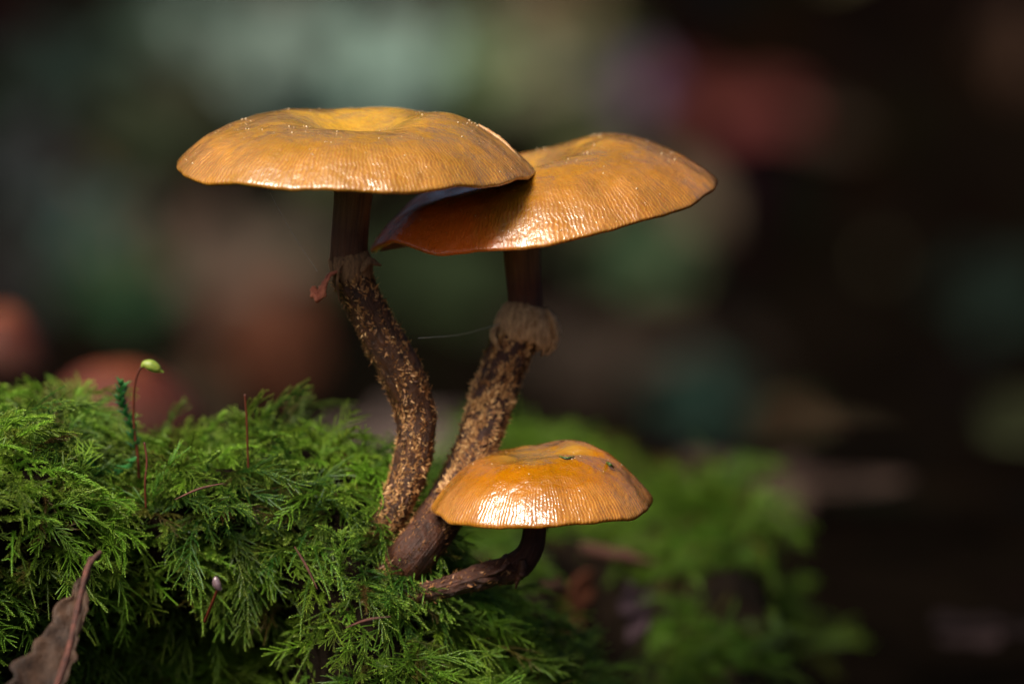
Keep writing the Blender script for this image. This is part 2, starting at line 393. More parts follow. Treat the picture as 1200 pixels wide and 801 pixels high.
def cuff(t_obj, centre, axis, r0, prof, material, seed, name='ring', ragged=0.12, th0=0, th1=2*math.pi, thick=0.025, NT=72, lean=None):
    """torn membrane round the stem; prof [(radius factor, offset along -axis)], ragged lower edge"""
    axis = axis.normalized(); a = Vector((0,-1,0)); a = (a-axis*a.dot(axis)).normalized(); b = axis.cross(a)
    rows = []; V = []; F = []
    full = abs(th1-th0-2*math.pi) < 1e-6
    m_ = len(prof)
    for side in (0, 1):
        for i in range(m_):
            rf, off = prof[i] if side == 0 else prof[m_-1-i]
            ii = i if side == 0 else m_-1-i
            row = []
            for j in range(NT+1):
                th = th0+(th1-th0)*j/NT; e = ii/(m_-1)
                c, s = math.cos(th), math.sin(th)
                k = nz(c*2.0+seed, s*2.0, e*1.5); k2 = nz(c*6+seed, s*6, e*4)
                rr = r0*rf*(1+0.22*e*k+0.10*k2*e) - (thick if side else 0)
                oo = off + ragged*(e**1.5)*(1.6*k+1.0*k2) + 0.03*k2
                v = centre + (a*c+b*s)*rr + axis*oo
                if lean: v += lean*(e*max(0, (a*c+b*s).dot(lean.normalized())))
                row.append(len(V)); V.append(v)
            rows.append(row)
    rows.append(rows[0])
    for x, y in zip(rows, rows[1:]):
        for j in range(NT): F.append((x[j], y[j], y[j+1], x[j+1]))
    return mesh(name, V, F, material, t_obj)
def shred(parent, pts, width, material, name='ring_shred', seed=0):
    """a twisted strip of torn veil along pts"""
    path = spline([(p, width*wf) for p, wf in pts], 8); fr = frames(path); V = []; F = []
    for i, (p, r, t, a, b) in enumerate(fr):
        for j in range(8):
            th = 2*math.pi*j/8 + i*0.12
            rr = r*(1+0.5*nz(i*0.4, j*1.3, seed)); V.append(p + a*math.cos(th)*rr + b*math.sin(th)*rr*0.45)
    n = len(fr)
    for i in range(n-1):
        for j in range(8): F.append((i*8+j, (i+1)*8+j, (i+1)*8+(j+1) % 8, i*8+(j+1) % 8))
    F += [tuple(range(8)), tuple((n-1)*8+j for j in range(7, -1, -1))]
    return mesh(name, V, F, material, parent)
def grains(parent, top, rot, centre, n, seed, rng=(0.35, 0.97), name='grains', size=0.012):
    """tiny pale grains stuck on the skin"""
    rs = random.Random(seed); V = []; F = []
    for q in range(n):
        t = rs.uniform(*rng); th = rs.uniform(0, 2*math.pi)
        if nz(t*math.cos(th)*4, t*math.sin(th)*4, seed) < 0.02: continue
        size_q = size*(0.4+1.5*rs.random()**3)
        c = centre + rot @ Vector(top(t, th)); s = size_q; k = len(V)
        V += [c+Vector(d)*s for d in ((1,0,0),(-1,0,0),(0,1,0),(0,-1,0),(0,0,1.1),(0,0,-1))]
        F += [(k+4,k,k+2),(k+4,k+2,k+1),(k+4,k+1,k+3),(k+4,k+3,k),(k+5,k+2,k),(k+5,k+1,k+2),(k+5,k+3,k+1),(k+5,k,k+3)]
    o = mesh(name, V, F, M['grain'], None); o.data.transform(Matrix.Translation(-root_loc(parent))); o.parent = parent
    return tag(o, kind='stuff')
M['grain'] = simple('pale_grain', (0.38,0.24,0.11), (0.66,0.50,0.32), 20, 0.25, 0)

# --- left mushroom
Y1 = -0.25
base1 = P(445, 640, -1.0)
m1 = empty('mushroom', base1, 'tall mushroom with broad ochre cap and curved scaly brown stem, left of the pair', 'mushroom', 'mushrooms growing from the moss')
c1 = P(415, 192, Y1)
def R1(th):
    r = 2.06 + 0.03*math.sin(2*th+0.7) + 0.012*math.sin(9*th)+0.008*math.sin(23*th+1)+0.02*math.cos(5*th)
    return r
def D1(x, y, t, th):
    z = -0.06*sm(0.2, 2.0, -x)*0  + 0.035*nz(x*1.3, y*1.3, 4) + 0.012*nz(x*5, y*5, 2)*t
    z += 0.07*math.exp(-((x-0.95)**2+(y+0.1)**2)/0.22)                # swelling right of the hollow
    z -= 0.10*sm(1.0, 2.1, x)*t                                      # right side falls away
    z += 0.05*math.exp(-((x+0.75)**2+(y-0.2)**2)/0.3)
    z += t**8*(0.012*math.sin(3*th+1.0)+0.006*math.sin(11*th)) + 0.05*t**6*math.exp(-((th-R(335))/R(28))**2)
    z -= 0.05*math.exp(-((x-0.1)**2/0.5+(y+0.55)**2/0.02))*0
    return z
cap1, top1, rot1 = cap_mesh(m1, c1, R1, 0.56, 4.0, (R(0.9), R(0.3), 0), (0.27, 0.52, -0.02, -0.12), D1, M['cap_left'])
grains(cap1, top1, rot1, c1, 420, 11, size=0.009)
st1, fr1 = stem(m1, [(415,185,Y1,52), (414,225,Y1,45), (411,258,Y1,43), (409,290,Y1,43), (411,318,Y1,46), (424,350,Y1,45), (447,394,-0.25,47), (470,436,-0.25,50), (486,480,-0.25,46), (487,520,-0.3,44), (478,558,-0.35,41), (464,592,-0.4,38), (446,628,-0.4,36), (418,668,-0.2,40), (395,695,0.1,38)],
                M['stem_olive'], 0.275, 3)
scales(st1, fr1, 0.30, 0.97, 11000, 5, size=0.056, pale=0.88)
ax = (P(409,290,Y1)-P(413,322,Y1))
cuff(m1, P(411,306,Y1), ax, 0.225, [(0.98,0.10), (1.12,0.02), (1.10,-0.10), (1.02,-0.26)], M['ring_dark'], 1, ragged=0.10)
shred(m1, [(P(399,318,-0.45), 0.6), (P(388,321,-0.5), 0.8), (P(381,331,-0.55), 0.9), (P(376,344,-0.5), 1.5), (P(369,342,-0.45), 1.0), (P(368,335,-0.42), 0.4)], 0.065, M['ring_red'], seed=2)
shred(m1, [(P(424,318,-0.45), 0.9), (P(432,306,-0.48), 1.3), (P(440,308,-0.48), 0.8), (P(447,311,-0.45), 0.2)], 0.075, M['ring_dark'], seed=7)
shred(m1, [(P(398,352,-0.42), 0.3), (P(395,334,-0.48), 0.8), (P(397,318,-0.48), 0.9), (P(404,306,-0.46), 0.5)], 0.05, M['ring_dark'], seed=9)

shred(m1, [(c1 + rot1 @ Vector(top1(t_, R(a_))) + Vector((0,0,0.004)), w_) for t_, a_, w_ in ((.70,12,.4), (.76,9,1.0), (.81,6,1.3), (.85,3,.8), (.90,0,.5), (.96,-3,.5))], 0.04, M['fold'], name='margin_fold', seed=31)
# --- right mushroom
Y2 = 0.75
base2 = P(470, 670, -0.9)
m2 = empty('mushroom', base2, 'tall mushroom with tilted ochre cap, its thick stem wearing a flared torn ring', 'mushroom', 'mushrooms growing from the moss')
c2 = P(637, 247, Y2)
def R2(th):
    r = 2.07 + 0.02*math.sin(2*th) + 0.012*math.sin(8*th+1)+0.009*math.sin(19*th)+0.02*math.cos(5*th+2)
    return r
def D2(x, y, t, th):
    z = 0.05*nz(x*1.1, y*1.1, 14) + 0.012*nz(x*5, y*5, 12)*t
    e = t**4
    z += e*0.13*math.exp(-((th-R(208))/R(16))**2) - e*0.10*math.exp(-((th-R(183))/R(18))**2)                    # margin lifted beside the front stem
    z -= e*0.05*math.exp(-((th-R(272))/R(30))**2)
    z -= 0.20*math.exp(-((x+1.0)**2/0.55+(y+0.15)**2/0.5))           # saddle running down the left
    z += 0.14*math.exp(-((x-0.95)**2/0.5+(y-0.3)**2/1.2))            # swollen right shoulder
    z += 0.05*math.exp(-((x-0.1)**2/0.3+(y+0.8)**2/0.15))
    return z
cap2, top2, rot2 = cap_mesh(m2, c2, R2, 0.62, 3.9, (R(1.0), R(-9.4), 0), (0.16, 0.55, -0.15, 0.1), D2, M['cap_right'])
grains(cap2, top2, rot2, c2, 380, 12, size=0.009)
st2, fr2 = stem(m2, [(612,240,Y2,50), (611,290,Y2,44), (613,325,Y2,42), (615,358,Y2,42), (610,385,0.7,50), (592,425,0.55,50), (578,462,0.4,50), (567,500,0.2,49), (552,540,0.0,49), (534,578,-0.2,51), (510,615,-0.45,53), (484,650,-0.7,53), (455,682,-0.5,50), (425,712,-0.1,46)],
                M['stem'], 0.26, 8)
scales(st2, fr2, 0.31, 0.72, 13000, 6, size=0.062, pale=1.0)
scales(st2, fr2, 0.72, 0.98, 2600, 16, size=0.05, pale=0.5)
ax2 = P(618,350,Y2)-P(606,400,0.65)
cuff(m2, P(616,372,Y2-0.02), ax2, 0.24, [(0.97,0.15), (1.10,0.13), (1.28,0.07), (1.42,-0.04), (1.46,-0.16), (1.34,-0.27), (1.12,-0.32)], M['ring'], 4, ragged=0.06, lean=Vector((0.13,-0.03,0.0)))
shred(m2, [(P(640,362,0.6), 0.6), (P(649,374,0.52), 1.2), (P(653,392,0.5), 1.3), (P(648,408,0.5), 1.0), (P(640,416,0.5), 0.4)], 0.07, M['ring'], seed=3)
shred(m2, [(P(583,382,0.5), 0.5), (P(577,388,0.45), 1.1), (P(580,400,0.4), 0.8), (P(586,410,0.38), 0.4)], 0.06, M['ring'], seed=5)

# --- small mushroom
Y3 = -0.8
base3 = P(500, 690, -1.0)
m3 = empty('mushroom', base3, 'small low mushroom with glossy wet amber cap and bent dark stem, below the tall pair', 'mushroom', 'mushrooms growing from the moss')
c3 = P(635, 588, Y3)
def R3(th):
    return 1.265 + 0.02*math.sin(2*th+2) + 0.012*math.sin(7*th) + 0.008*math.sin(17*th+1)
def D3(x, y, t, th):
    z = 0.03*nz(x*2, y*2, 24) + 0.01*nz(x*7, y*7, 22)
    z += 0.10*math.exp(-((x-0.35)**2/0.25+(y-0.35)**2/0.3))
    z -= 0.05*math.exp(-((x-0.45)**2/0.12+(y+0.05)**2/0.008))         # crease
    z += 0.03*math.exp(-((x-0.35)**2/0.08+(y+0.4)**2/0.05))
    z -= 0.05*sm(0.3, 1.2, -x)*t
    z += t**8*(0.015*math.sin(4*th+0.5)+0.008*math.sin(13*th))
    return z
cap3, top3, rot3 = cap_mesh(m3, c3, R3, 0.60, 3.2, (R(1.5), R(-1.0), 0), (0.09, 0.42, -0.05, 0.1), D3, M['cap_small'])
grains(cap3, top3, rot3, c3, 200, 13, size=0.007)
st3, fr3 = stem(m3, [(630,580,Y3,26), (627,618,Y3,27), (621,645,Y3,29), (603,664,Y3,34), (578,671,-0.85,31), (548,680,-0.9,27), (515,690,-0.95,24), (480,698,-0.8,22), (440,712,-0.3,22)], M['stem_red'], 0.36, 12, rough=0.16)
scales(st3, fr3, 0.42, 1.0, 700, 9, size=0.05, pale=0.55)
shred(m3, [(P(612,655,-1.0), 1.2), (P(612,668,-1.0), 1.3), (P(607,678,-1.0), 0.9), (P(604,690,-1.0), 0.1)], 0.085, M['stem_red'], seed=8)
shred(m3, [(P(596,658,-1.0), 1.2), (P(585,668,-1.03), 1.3), (P(574,672,-1.0), 0.9), (P(566,676,-1.0), 0.15)], 0.06, M['stem_red'], seed=18)
shred(m3, [(P(641,612,-1.6), 0.5), (P(642,618,-1.62), 0.7), (P(642,624,-1.62), 0.2)], 0.02, M['stem_red'], name='margin_shred', seed=28)

def project(p):
    d = p-CAM; f = d.dot(FWD); return 600+d.x/f*DIST*100, 400.5-d.dot(UP)/f*DIST*100
def on_cap(u, v, top, rot, centre):
    best = None
    for a in range(180, 361, 3):
        for b in range(0, 100, 3):
            for th in (R(a), R(a-180)):
                p = centre + rot @ Vector(top(b/100, th)); pu, pv = project(p); e = (pu-u)**2+(pv-v)**2
                if best is None or e < best[0]: best = (e, p)
    return best[1]
M['bit'] = simple('wet_moss_bit', (0.02,0.05,0.008), (0.05,0.11,0.015), 12, 0.3, 0.01, 30)
def scrap(uvs_, w_, label):
    ps = [on_cap(u, v, top3, rot3, c3)+Vector((0,-0.012,0.016)) for u, v in uvs_]
    t = tag(shred(None, [(p, k) for p, k in zip(ps, w_)], 0.022, M['bit'], name='moss_scrap', seed=uvs_[0][0]), label, 'moss scrap')
scrap([(690,551), (702,547), (712,545), (720,550)], [0.3, 1.0, 1.2, 0.3], 'dark green moss scrap stuck on the right shoulder of the small wet cap')
scrap([(655,535), (664,537), (673,536)], [0.4, 1.1, 0.4], 'tiny dark moss scrap stuck near the centre of the small wet cap')
# --- two blurred red-brown mushrooms behind the moss
def far_mushroom(u, v, Y, rpx, hpx, label):
    c = P(u, v, Y); s = (DIST+Y)/DIST/100; r = rpx*s
    gz = terrain_z(c.x, c.y)
    t = empty('mushroom', (c.x, c.y, gz-0.3), label, 'mushroom', 'blurred mushrooms behind the moss')
    cap_mesh(t, c, lambda th: r*(1+0.03*math.sin(3*th)), hpx*s, 2.2, (R(2), R(2), 0), (0.0, 0.5, 0, 0), lambda x, y, t, th: 0.22*nz(x*0.9, y*0.9, u), M['cap_far'], NT=90, NR=20)
    V = []; F = []
    for i in range(9):
        f = i/8
        for j in range(16):
            a = 2*math.pi*j/16; V.append((c.x+math.cos(a)*r*0.2, c.y+math.sin(a)*r*0.2+0.1*math.sin(3*f), gz-0.3+(c.z-gz+0.3+hpx*s*0.3)*f))
    for i in range(8):
        for j in range(16): F.append((i*16+j, i*16+(j+1) % 16, (i+1)*16+(j+1) % 16, (i+1)*16+j))
    mesh('stem', V, F, M['stem'], t)
far_mushroom(140, 488, 19, 98, 66, 'blurred red-brown domed mushroom right behind the moss edge, beneath the moss capsule')
far_mushroom(4, 418, 25, 52, 58, 'blurred dull red-brown mushroom at the far left edge, above the moss')

# ------------------------------------------------------------------ moss shoots
def shoot(seed, length, nbr, droop, leaf=0.075, fan=0.42, wid=0.3, spiky=False):
    """a feathery moss shoot: axis from the origin along +Z arching to +X, two rows of side branches, all set with pointed leaves"""
    rs = random.Random(seed); V = []; F = []; T = []
    def lf(p, d, out, s, tv, w=wid):
        sd = d.cross(out); 
        if sd.length < 1e-4: return
        sd.normalize(); k = len(V)
        m_ = p + d*s*0.42 + out*s*0.05
        s *= 0.8; V.extend([p, m_ - sd*s*w*0.5, p + d*s + out*s*0.10, m_ + sd*s*w*0.5]); T.extend([tv*0.7, tv*0.9, min(1, tv+0.25), tv*0.9])
        F.extend([(k, k+1, k+2), (k, k+2, k+3)])
    def axis_pts(p, d, bend, ln, n):
        out = []; st_ = ln/n
        for i in range(n+1):
            out.append((p.copy(), d.copy())); d = (d + bend*(1.0/n) + Vector((rs.gauss(0,1), rs.gauss(0,1), rs.gauss(0,1)))*0.055).normalized(); p = p + d*st_
        return out
    def dress(ax, ln, lsz, t0, t1, per):
        n = len(ax)
        for i, (p, d) in enumerate(ax):
            f = i/(n-1); tv = t0+(t1-t0)*f
            a = d.orthogonal().normalized(); b = d.cross(a)
            ph = i*2.4 + rs.random()*0.5
            for q in range(per):
                th = ph + q*2*math.pi/per
                o = a*math.cos(th)+b*math.sin(th)
                sp = fan*rs.uniform(0.8, 1.6)*(1-0.5*f)
                dd = (d*1.0 + o*sp*1.3).normalized()
                lf(p, dd, (o - dd*o.dot(dd)).normalized(), lsz*rs.uniform(0.75, 1.2)*(1-0.35*f), tv)
        # twig itself
        for (p, d), (p2, d2) in zip(ax[::3], ax[3::3]):
            k = len(V); a = d.orthogonal().normalized()*0.007; b = d.cross(a).normalized()*0.007
            V.extend([p+a, p+b-a, p-b-a, p2+a, p2+b-a, p2-b-a]); T.extend([0.1]*6)
            F.extend([(k,k+1,k+4,k+3), (k+1,k+2,k+5,k+4), (k+2,k,k+3,k+5)])
    main = axis_pts(Vector((0,0,0)), Vector((0.25*rs.uniform(0.5,1.5), rs.uniform(-.1,.1), 1)).normalized(), Vector((droop, rs.uniform(-.3,.3), -droop*0.75)), length, max(12, int(length/0.030)))
    dress(main, length, leaf, 0.15, 0.95, 4)
    n = len(main)
    for b in range(nbr):
        f = 0.16+0.78*(b+rs.uniform(-.2,.2))/nbr; i = min(n-1, max(0, int(f*n))); p, d = main[i]
        side = 1 if b % 2 else -1
        lat = Vector((0, side, 0)); bd = (d*rs.uniform(.6,1.1) + lat*rs.uniform(.5,1.0) + Vector((rs.gauss(0,.3),0,rs.gauss(0,.3)))).normalized()
        bl = length*0.30*math.sin(math.pi*(0.18+0.74*f))*rs.uniform(0.45, 1.25)
        if spiky: bl *= 0.45
        br = axis_pts(p, bd, d*0.5+Vector((0.1,0,-0.25)), bl, max(4, int(bl/0.031)))
        dress(br, bl, leaf*0.82, 0.2+0.3*f, 0.75+0.25*f, 4)
    return V, F, T
protos = bpy.data.collections.new('moss_shoots')
protos_far = bpy.data.collections.new('moss_shoots_far')
specs = [(1,1.3,16,1.6,.07,.34,.42,False), (2,1.7,22,2.2,.06,.32,.42,False), (3,0.9,8,1.2,.10,.6,.26,False), (4,1.2,18,1.0,.055,.32,.40,False),
         (5,1.4,5,2.4,.10,.6,.22,True), (6,0.9,3,1.4,.12,.8,.22,True), (7,1.6,24,3.2,.062,.32,.40,False), (8,1.0,7,3.0,.09,.6,.26,False)]
for s in specs:
    V, F, T = shoot(*s)
    for coll, mt_, sfx in ((protos, M['moss'], 'moss_shoot'), (protos_far, M['moss_far'], 'moss_shoot_far')):
        me = bpy.data.meshes.new(sfx); me.from_pydata(V, [], F)
        a = me.attributes.new('tint', 'FLOAT', 'POINT'); a.data.foreach_set('value', T); me.materials.append(mt_)
        coll.objects.link(bpy.data.objects.new(sfx, me))
def gn_group(coll):
    g = bpy.data.node_groups.new('scatter_shoots', 'GeometryNodeTree')
    g.interface.new_socket('Geometry', in_out='INPUT', socket_type='NodeSocketGeometry'); g.interface.new_socket('Geometry', in_out='OUTPUT', socket_type='NodeSocketGeometry')
    gi = g.nodes.new('NodeGroupInput'); go = g.nodes.new('NodeGroupOutput'); ip = g.nodes.new('GeometryNodeInstanceOnPoints')
    ci = g.nodes.new('GeometryNodeCollectionInfo'); ci.inputs['Collection'].default_value = coll; ci.inputs['Separate Children'].default_value = True; ci.inputs['Reset Children'].default_value = True
    def na(name, ty):
        n = g.nodes.new('GeometryNodeInputNamedAttribute'); n.data_type = ty; n.inputs['Name'].default_value = name
        return n.outputs['Attribute']
    g.links.new(gi.outputs[0], ip.inputs['Points']); g.links.new(ci.outputs[0], ip.inputs['Instance']); ip.inputs['Pick Instance'].default_value = True
    g.links.new(na('idx', 'INT'), ip.inputs['Instance Index'])
    er = g.nodes.new('FunctionNodeEulerToRotation'); g.links.new(na('rot', 'FLOAT_VECTOR'), er.inputs[0]); g.links.new(er.outputs[0], ip.inputs['Rotation'])
    g.links.new(na('scl', 'FLOAT'), ip.inputs['Scale']); g.links.new(ip.outputs[0], go.inputs[0])
    return g
def scatter(name, label, coll, pts):
    """pts [(pos, euler, scale, index, patch)] -> one stuff object of instanced shoots"""
    me = bpy.data.meshes.new(name); me.from_pydata([p[0] for p in pts], [], [])
    a = me.attributes.new('rot', 'FLOAT_VECTOR', 'POINT'); a.data.foreach_set('vector', [c for p in pts for c in p[1]])
    a = me.attributes.new('scl', 'FLOAT', 'POINT'); a.data.foreach_set('value', [p[2] for p in pts])
    a = me.attributes.new('idx', 'INT', 'POINT'); a.data.foreach_set('value', [p[3] for p in pts])
    a = me.attributes.new('patch', 'FLOAT', 'POINT'); a.data.foreach_set('value', [p[4] for p in pts])
    o = bpy.data.objects.new(name, me); C.objects.link(o)
    md = o.modifiers.new('shoots', 'NODES'); md.node_group = gn_group(coll)
    return tag(o, label, 'moss', kind='stuff')
def place(hf, x, y, rs, down_w, up_w, scale, idx, patch, sink=0.1):
    e = 0.05; z = hf(x, y)
    nrm = Vector((-(hf(x+e, y)-hf(x-e, y))/(2*e), -(hf(x, y+e)-hf(x, y-e))/(2*e), 1)).normalized()
    zl = (nrm + Vector((0,0,up_w)) + Vector((rs.gauss(0,.42), rs.gauss(0,.42), rs.gauss(0,.3)))).normalized()
    dn = (Vector((nrm.x, nrm.y, 0))*down_w + Vector((rs.gauss(0,.95), rs.gauss(0,.8), rs.gauss(0,.3))))
    xl = (dn - zl*dn.dot(zl)).normalized(); yl = zl.cross(xl)
    m_ = Matrix((xl, yl, zl)).transposed()
    p = Vector((x, y, z)) - nrm*sink
    return (warp(p) if hf is log_z else p, m_.to_euler(), scale, idx, patch)

# --- the mossy log carrying the mushrooms
TOP = [(-500,500), (-100,488), (0,498), (60,502), (100,535), (130,600), (165,565), (200,548), (260,542), (320,534), (380,548), (430,572), (470,600), (500,655), (550,712), (600,752), (650,810), (720,900), (900,1000)]
TOPW = [((u-600)/100, P(u, v, 0.5).z) for u, v in TOP]
def log_z(x, y):
    zt = lerp_tab(TOPW, x)
    bul = 1.3*sm(-2.5, -6.5, x) - 0.7*sm(-2.2, -0.4, x)
    d = max(0, 0.5-y-bul); bk = max(0, y-0.6)
    z = zt - 0.10*bk*bk - (0.10*d*d + 0.13*d**3)
    z += 0.24*nz(x*1.1, y*1.1, 1) + 0.16*nz(x*2.3, y*2.3, 5)
    return max(z, -9)
def warp(p):                              # the flank of the log curves back under itself
    d = max(0, -1.35-p[2]); k = 1-sm(-3.2, -1.6, p[0])
    return Vector((p[0], p[1]+k*min(3.0, 0.6*d+0.3*d*d), p[2]))
def heightfield(name, hf, x0, x1, y0, y1, nx, ny, m, label, cat, org, wf=lambda p: p):
    V = []; F = []
    for j in range(ny+1):
        for i in range(nx+1):
            x = x0+(x1-x0)*i/nx; y = y0+(y1-y0)*j/ny; V.append(wf((x, y, hf(x, y)-0.06)))
    for j in range(ny):
        for i in range(nx):
            k = j*(nx+1)+i; F.append((k, k+1, k+nx+2, k+nx+1))
    # skirt down into the ground
    ring = [i for i in range(nx+1)] + [(j)*(nx+1)+nx for j in range(1, ny+1)] + [ny*(nx+1)+i for i in range(nx-1, -1, -1)] + [j*(nx+1) for j in range(ny-1, 0, -1)]
    k0 = len(V)
    for r_ in ring: V.append((V[r_][0], V[r_][1], -13))
    n = len(ring)
    for i in range(n): F.append((ring[i], k0+i, k0+(i+1) % n, ring[(i+1) % n]))
    return tag(mesh(name, V, F, m, origin=org), label, cat)
heightfield('log', log_z, -9.5, 3.2, -4.2, 6.0, 170, 130, M['rot'], 'rotting log under the green moss that carries the mushrooms', 'log', (-3,0,-8), wf=warp)
rs = random.Random(21); pts = []
def free_of_stems(p):
    return True
NS = 5200
while len(pts) < NS:
    x = rs.uniform(-9.2, 2.2); y = rs.uniform(-3.7, 2.6)
    e = 0.05
    sl_ = math.hypot((log_z(x+e, y)-log_z(x-e, y))/(2*e), (log_z(x, y+e)-log_z(x, y-e))/(2*e))
    if rs.random() > min(1, math.sqrt(1+sl_*sl_)/3.2): continue
    z = log_z(x, y)
    if z < -5.2: continue
    if -7.8 > x and rs.random() > 0.4: continue
    if (x+4.75)**2/0.05+(z+1.7)**2/0.16 < 1 or nz(x*1.6, z*1.6+y, 61) < -0.42: continue
    pz = nz(x*0.8, y*0.8+z*0.6, 7)
    pool = [0,1,2,3,6,7] if pz > -0.05 else [2,4,5,4,7,0]
    patch = min(1, max(0, 0.45+1.5*nz(x*0.9, y*0.6+z*0.5, 17)+rs.gauss(0, 0.2)))
    s = 0.36+0.55*rs.random()**1.6
    pts.append(place(log_z, x, y, rs, 1.0, 0.35, s, rs.choice(pool), patch))
# unseen rock added at front left to shade the lower-left moss
def shade_boulder():
    bm = bmesh.new(); bmesh.ops.create_icosphere(bm, subdivisions=5, radius=1.0)
    for v in bm.verts:
        d = v.co.normalized(); k = 1+0.28*noise.noise(d*1.6+Vector((3,1,7)))+0.09*noise.noise(d*5)+0.03*noise.noise(d*14)
        v.co = Vector((-11.3+5.3*d.x*k, -10.0+5.2*d.y*k, -4.0+8.2*d.z*k)); v.co.x = min(v.co.x, -6.1+0.3*noise.noise(d*4))
    me = bpy.data.meshes.new('shade_boulder'); bm.transform(Matrix.Translation(-Vector((-11.3,-10,-9)))); bm.to_mesh(me); bm.free()
    me.polygons.foreach_set('use_smooth', [True]*len(me.polygons)); me.materials.append(M['stone'])
    o = bpy.data.objects.new('shade_boulder', me); C.objects.link(o); o.location = (-11.3,-10,-9)
    tag(o, 'damp dark grey rock added out of view, just outside the left edge, to shade the moss', 'shade_boulder')
M['stone'] = simple('damp_stone', (0.03,0.03,0.028), (0.10,0.10,0.09), 1.5, 0.6, 0.1, 4)
shade_boulder()
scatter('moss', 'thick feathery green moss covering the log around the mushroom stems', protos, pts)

# --- blurred moss bank behind on the right
FT = [(430,640), (520,640), (570,600), (620,575), (660,567), (710,590), (760,635), (800,630), (850,600), (875,615), (905,700), (935,800), (1000,950), (1200,1100)]
FW = [(P(u, v, 12).x, P(u, v, 12).z) for u, v in FT]
HOLE = [1.28, 6.0]
def hollow(x, y):                         # a hollow open to the front, with a bare back wall
    dy = y-HOLE[1]
    return 2.0*math.exp(-(abs(x-HOLE[0]-0.06*math.sin(y*3))/0.62)**3)*(1.0 if dy < 0 else math.exp(-(dy/0.5)**2))*sm(HOLE[1]-5, HOLE[1]-2.5, y)
def bank_z(x, y):
    zt = lerp_tab(FW, x)
    d = max(0, 12-y); bk = max(0, y-12.5)
    z = zt - 0.02*d*d*0.6 - 0.05*d - 0.05*bk*bk
    z -= hollow(x, y)
    z += 0.55*nz(x*0.6, y*0.4, 31) + 0.30*nz(x*1.5, y*1.2, 35)
    return z
yy = 3.3
while yy < 14:
    q = P(712, 690, yy)
    if q.z <= bank_z(q.x, q.y) + hollow(q.x, q.y): break
    yy += 0.1
HOLE[:] = [q.x+0.05, q.y+1.0]
heightfield('mossy_bank', bank_z, -2.2, 7.5, 3.2, 19, 90, 110, M['rot'], 'low earthy hump under blurred bright moss, right behind the small mushroom', 'earth bank', (2.5,10,-8))
pts = []
while len(pts) < 3600:
    x = rs.uniform(-1.6, 6.4); y = 3.3 + 13.5*rs.random()
    z = bank_z(x, y)
    if z < -8: continue
    if abs(x-HOLE[0]) < 0.72 and HOLE[1]-4.5 < y < HOLE[1]+0.9: continue
    near = abs(x-HOLE[0]) < 1.7 and HOLE[1]-5 < y < HOLE[1]+2.2
    if nz(x*0.9, y*0.6, 44) < -0.12 + 0.55*sm(2.0, 4.0, x): continue
    patch = min(1, max(0, 0.5+1.1*nz(x*0.5, y*0.5, 27)+rs.gauss(0, 0.1)))
    pts.append(place(bank_z, x, y, rs, 0.8, 0.6, (0.3+0.25*rs.random()) if near else 0.45+0.75*rs.random()**2, rs.choice([0,1,2,4,5,7]), patch))
scatter('moss', 'blurred bright green moss tufts on the low hump behind the small mushroom', protos_far, pts)

# ------------------------------------------------------------------ small things on the moss
def tube(name, pts, m, parent=None, NT=8, n=10, origin=None):
    path = spline([(p, r) for p, r in pts], n); fr = frames(path); V = []; F = []
    for p, r, t, a, b in fr:
        for j in range(NT):
            th = 2*math.pi*j/NT; V.append(p+(a*math.cos(th)+b*math.sin(th))*r)
    q = len(fr)
    for i in range(q-1):
        for j in range(NT): F.append((i*NT+j, (i+1)*NT+j, (i+1)*NT+(j+1) % NT, i*NT+(j+1) % NT))
    F += [tuple(range(NT)), tuple((q-1)*NT+j for j in range(NT-1, -1, -1))]
    return mesh(name, V, F, m, parent, origin=origin)
Ys = -0.2
t = empty('moss_capsule_stalk', P(162,545,Ys), 'moss fruiting stalk, red-brown with a nodding green capsule, rising above the moss', 'moss capsule')
tube('stalk', [(P(163,560,Ys),.020), (P(161,530,Ys),.017), (P(157.5,505,Ys),.015), (P(156.5,475,Ys),.015), (P(158,450,Ys),.014), (P(163,434,Ys),.015), (P(168,429,Ys),.02)], M['seta'], t)
cp = tube('capsule', [(P(166,430,Ys),.015), (P(170,427,Ys),.05), (P(177,428,Ys),.068), (P(184,432,Ys),.055), (P(188,434.5,Ys),.025), (P(192,436,Ys),.008)], M['capsule'], t, NT=14)
# green shoot beside it
def spiky_shoot(path, label, leaf_len, m, cat='moss shoot'):
    fr = frames(spline([(p, 0.018) for p in path], 12)); org = path[0]
    t = empty('moss_shoot', org, label, cat)
    tube('stalk', [(p, 0.014) for p in path], m, t)
    rs = random.Random(5); n = len(fr); me = None
    for i, (p, r, tt, a, b) in enumerate(fr):
        if i % 1: continue
        for q in range(3):
            th = i*2.4+q*2.1; o = a*math.cos(th)+b*math.sin(th); d = (tt*0.8+o*0.95).normalized(); s = leaf_len*rs.uniform(0.7,1.1)
            sd = d.cross(o).normalized(); mm = p+d*s*0.4
            V = [p, mm-sd*s*0.16, p+d*s+o*s*0.05, mm+sd*s*0.16]
            mesh('leaf', V, [(0,1,2),(0,2,3)], m, t, smooth=False)
    return t
M['shoot'] = simple('shoot_green', (0.03,0.13,0.03), (0.07,0.27,0.07), 9, 0.3, 0, transl=0.25)
spiky_shoot([P(158,525,-0.15), P(154,500,-0.15), P(146,480,-0.15), P(141,466,-0.15), P(143,452,-0.15)], 'upright vivid green moss shoot with spiky leaves beside the capsule stalk', 0.15, M['shoot'])
spiky_shoot([P(160,535,-0.3), P(145,548,-0.3), P(128,552,-0.3), P(112,548,-0.3), P(104,540,-0.3)], 'vivid green moss shoot arching left over the dark gap in the moss', 0.12, M['shoot'])
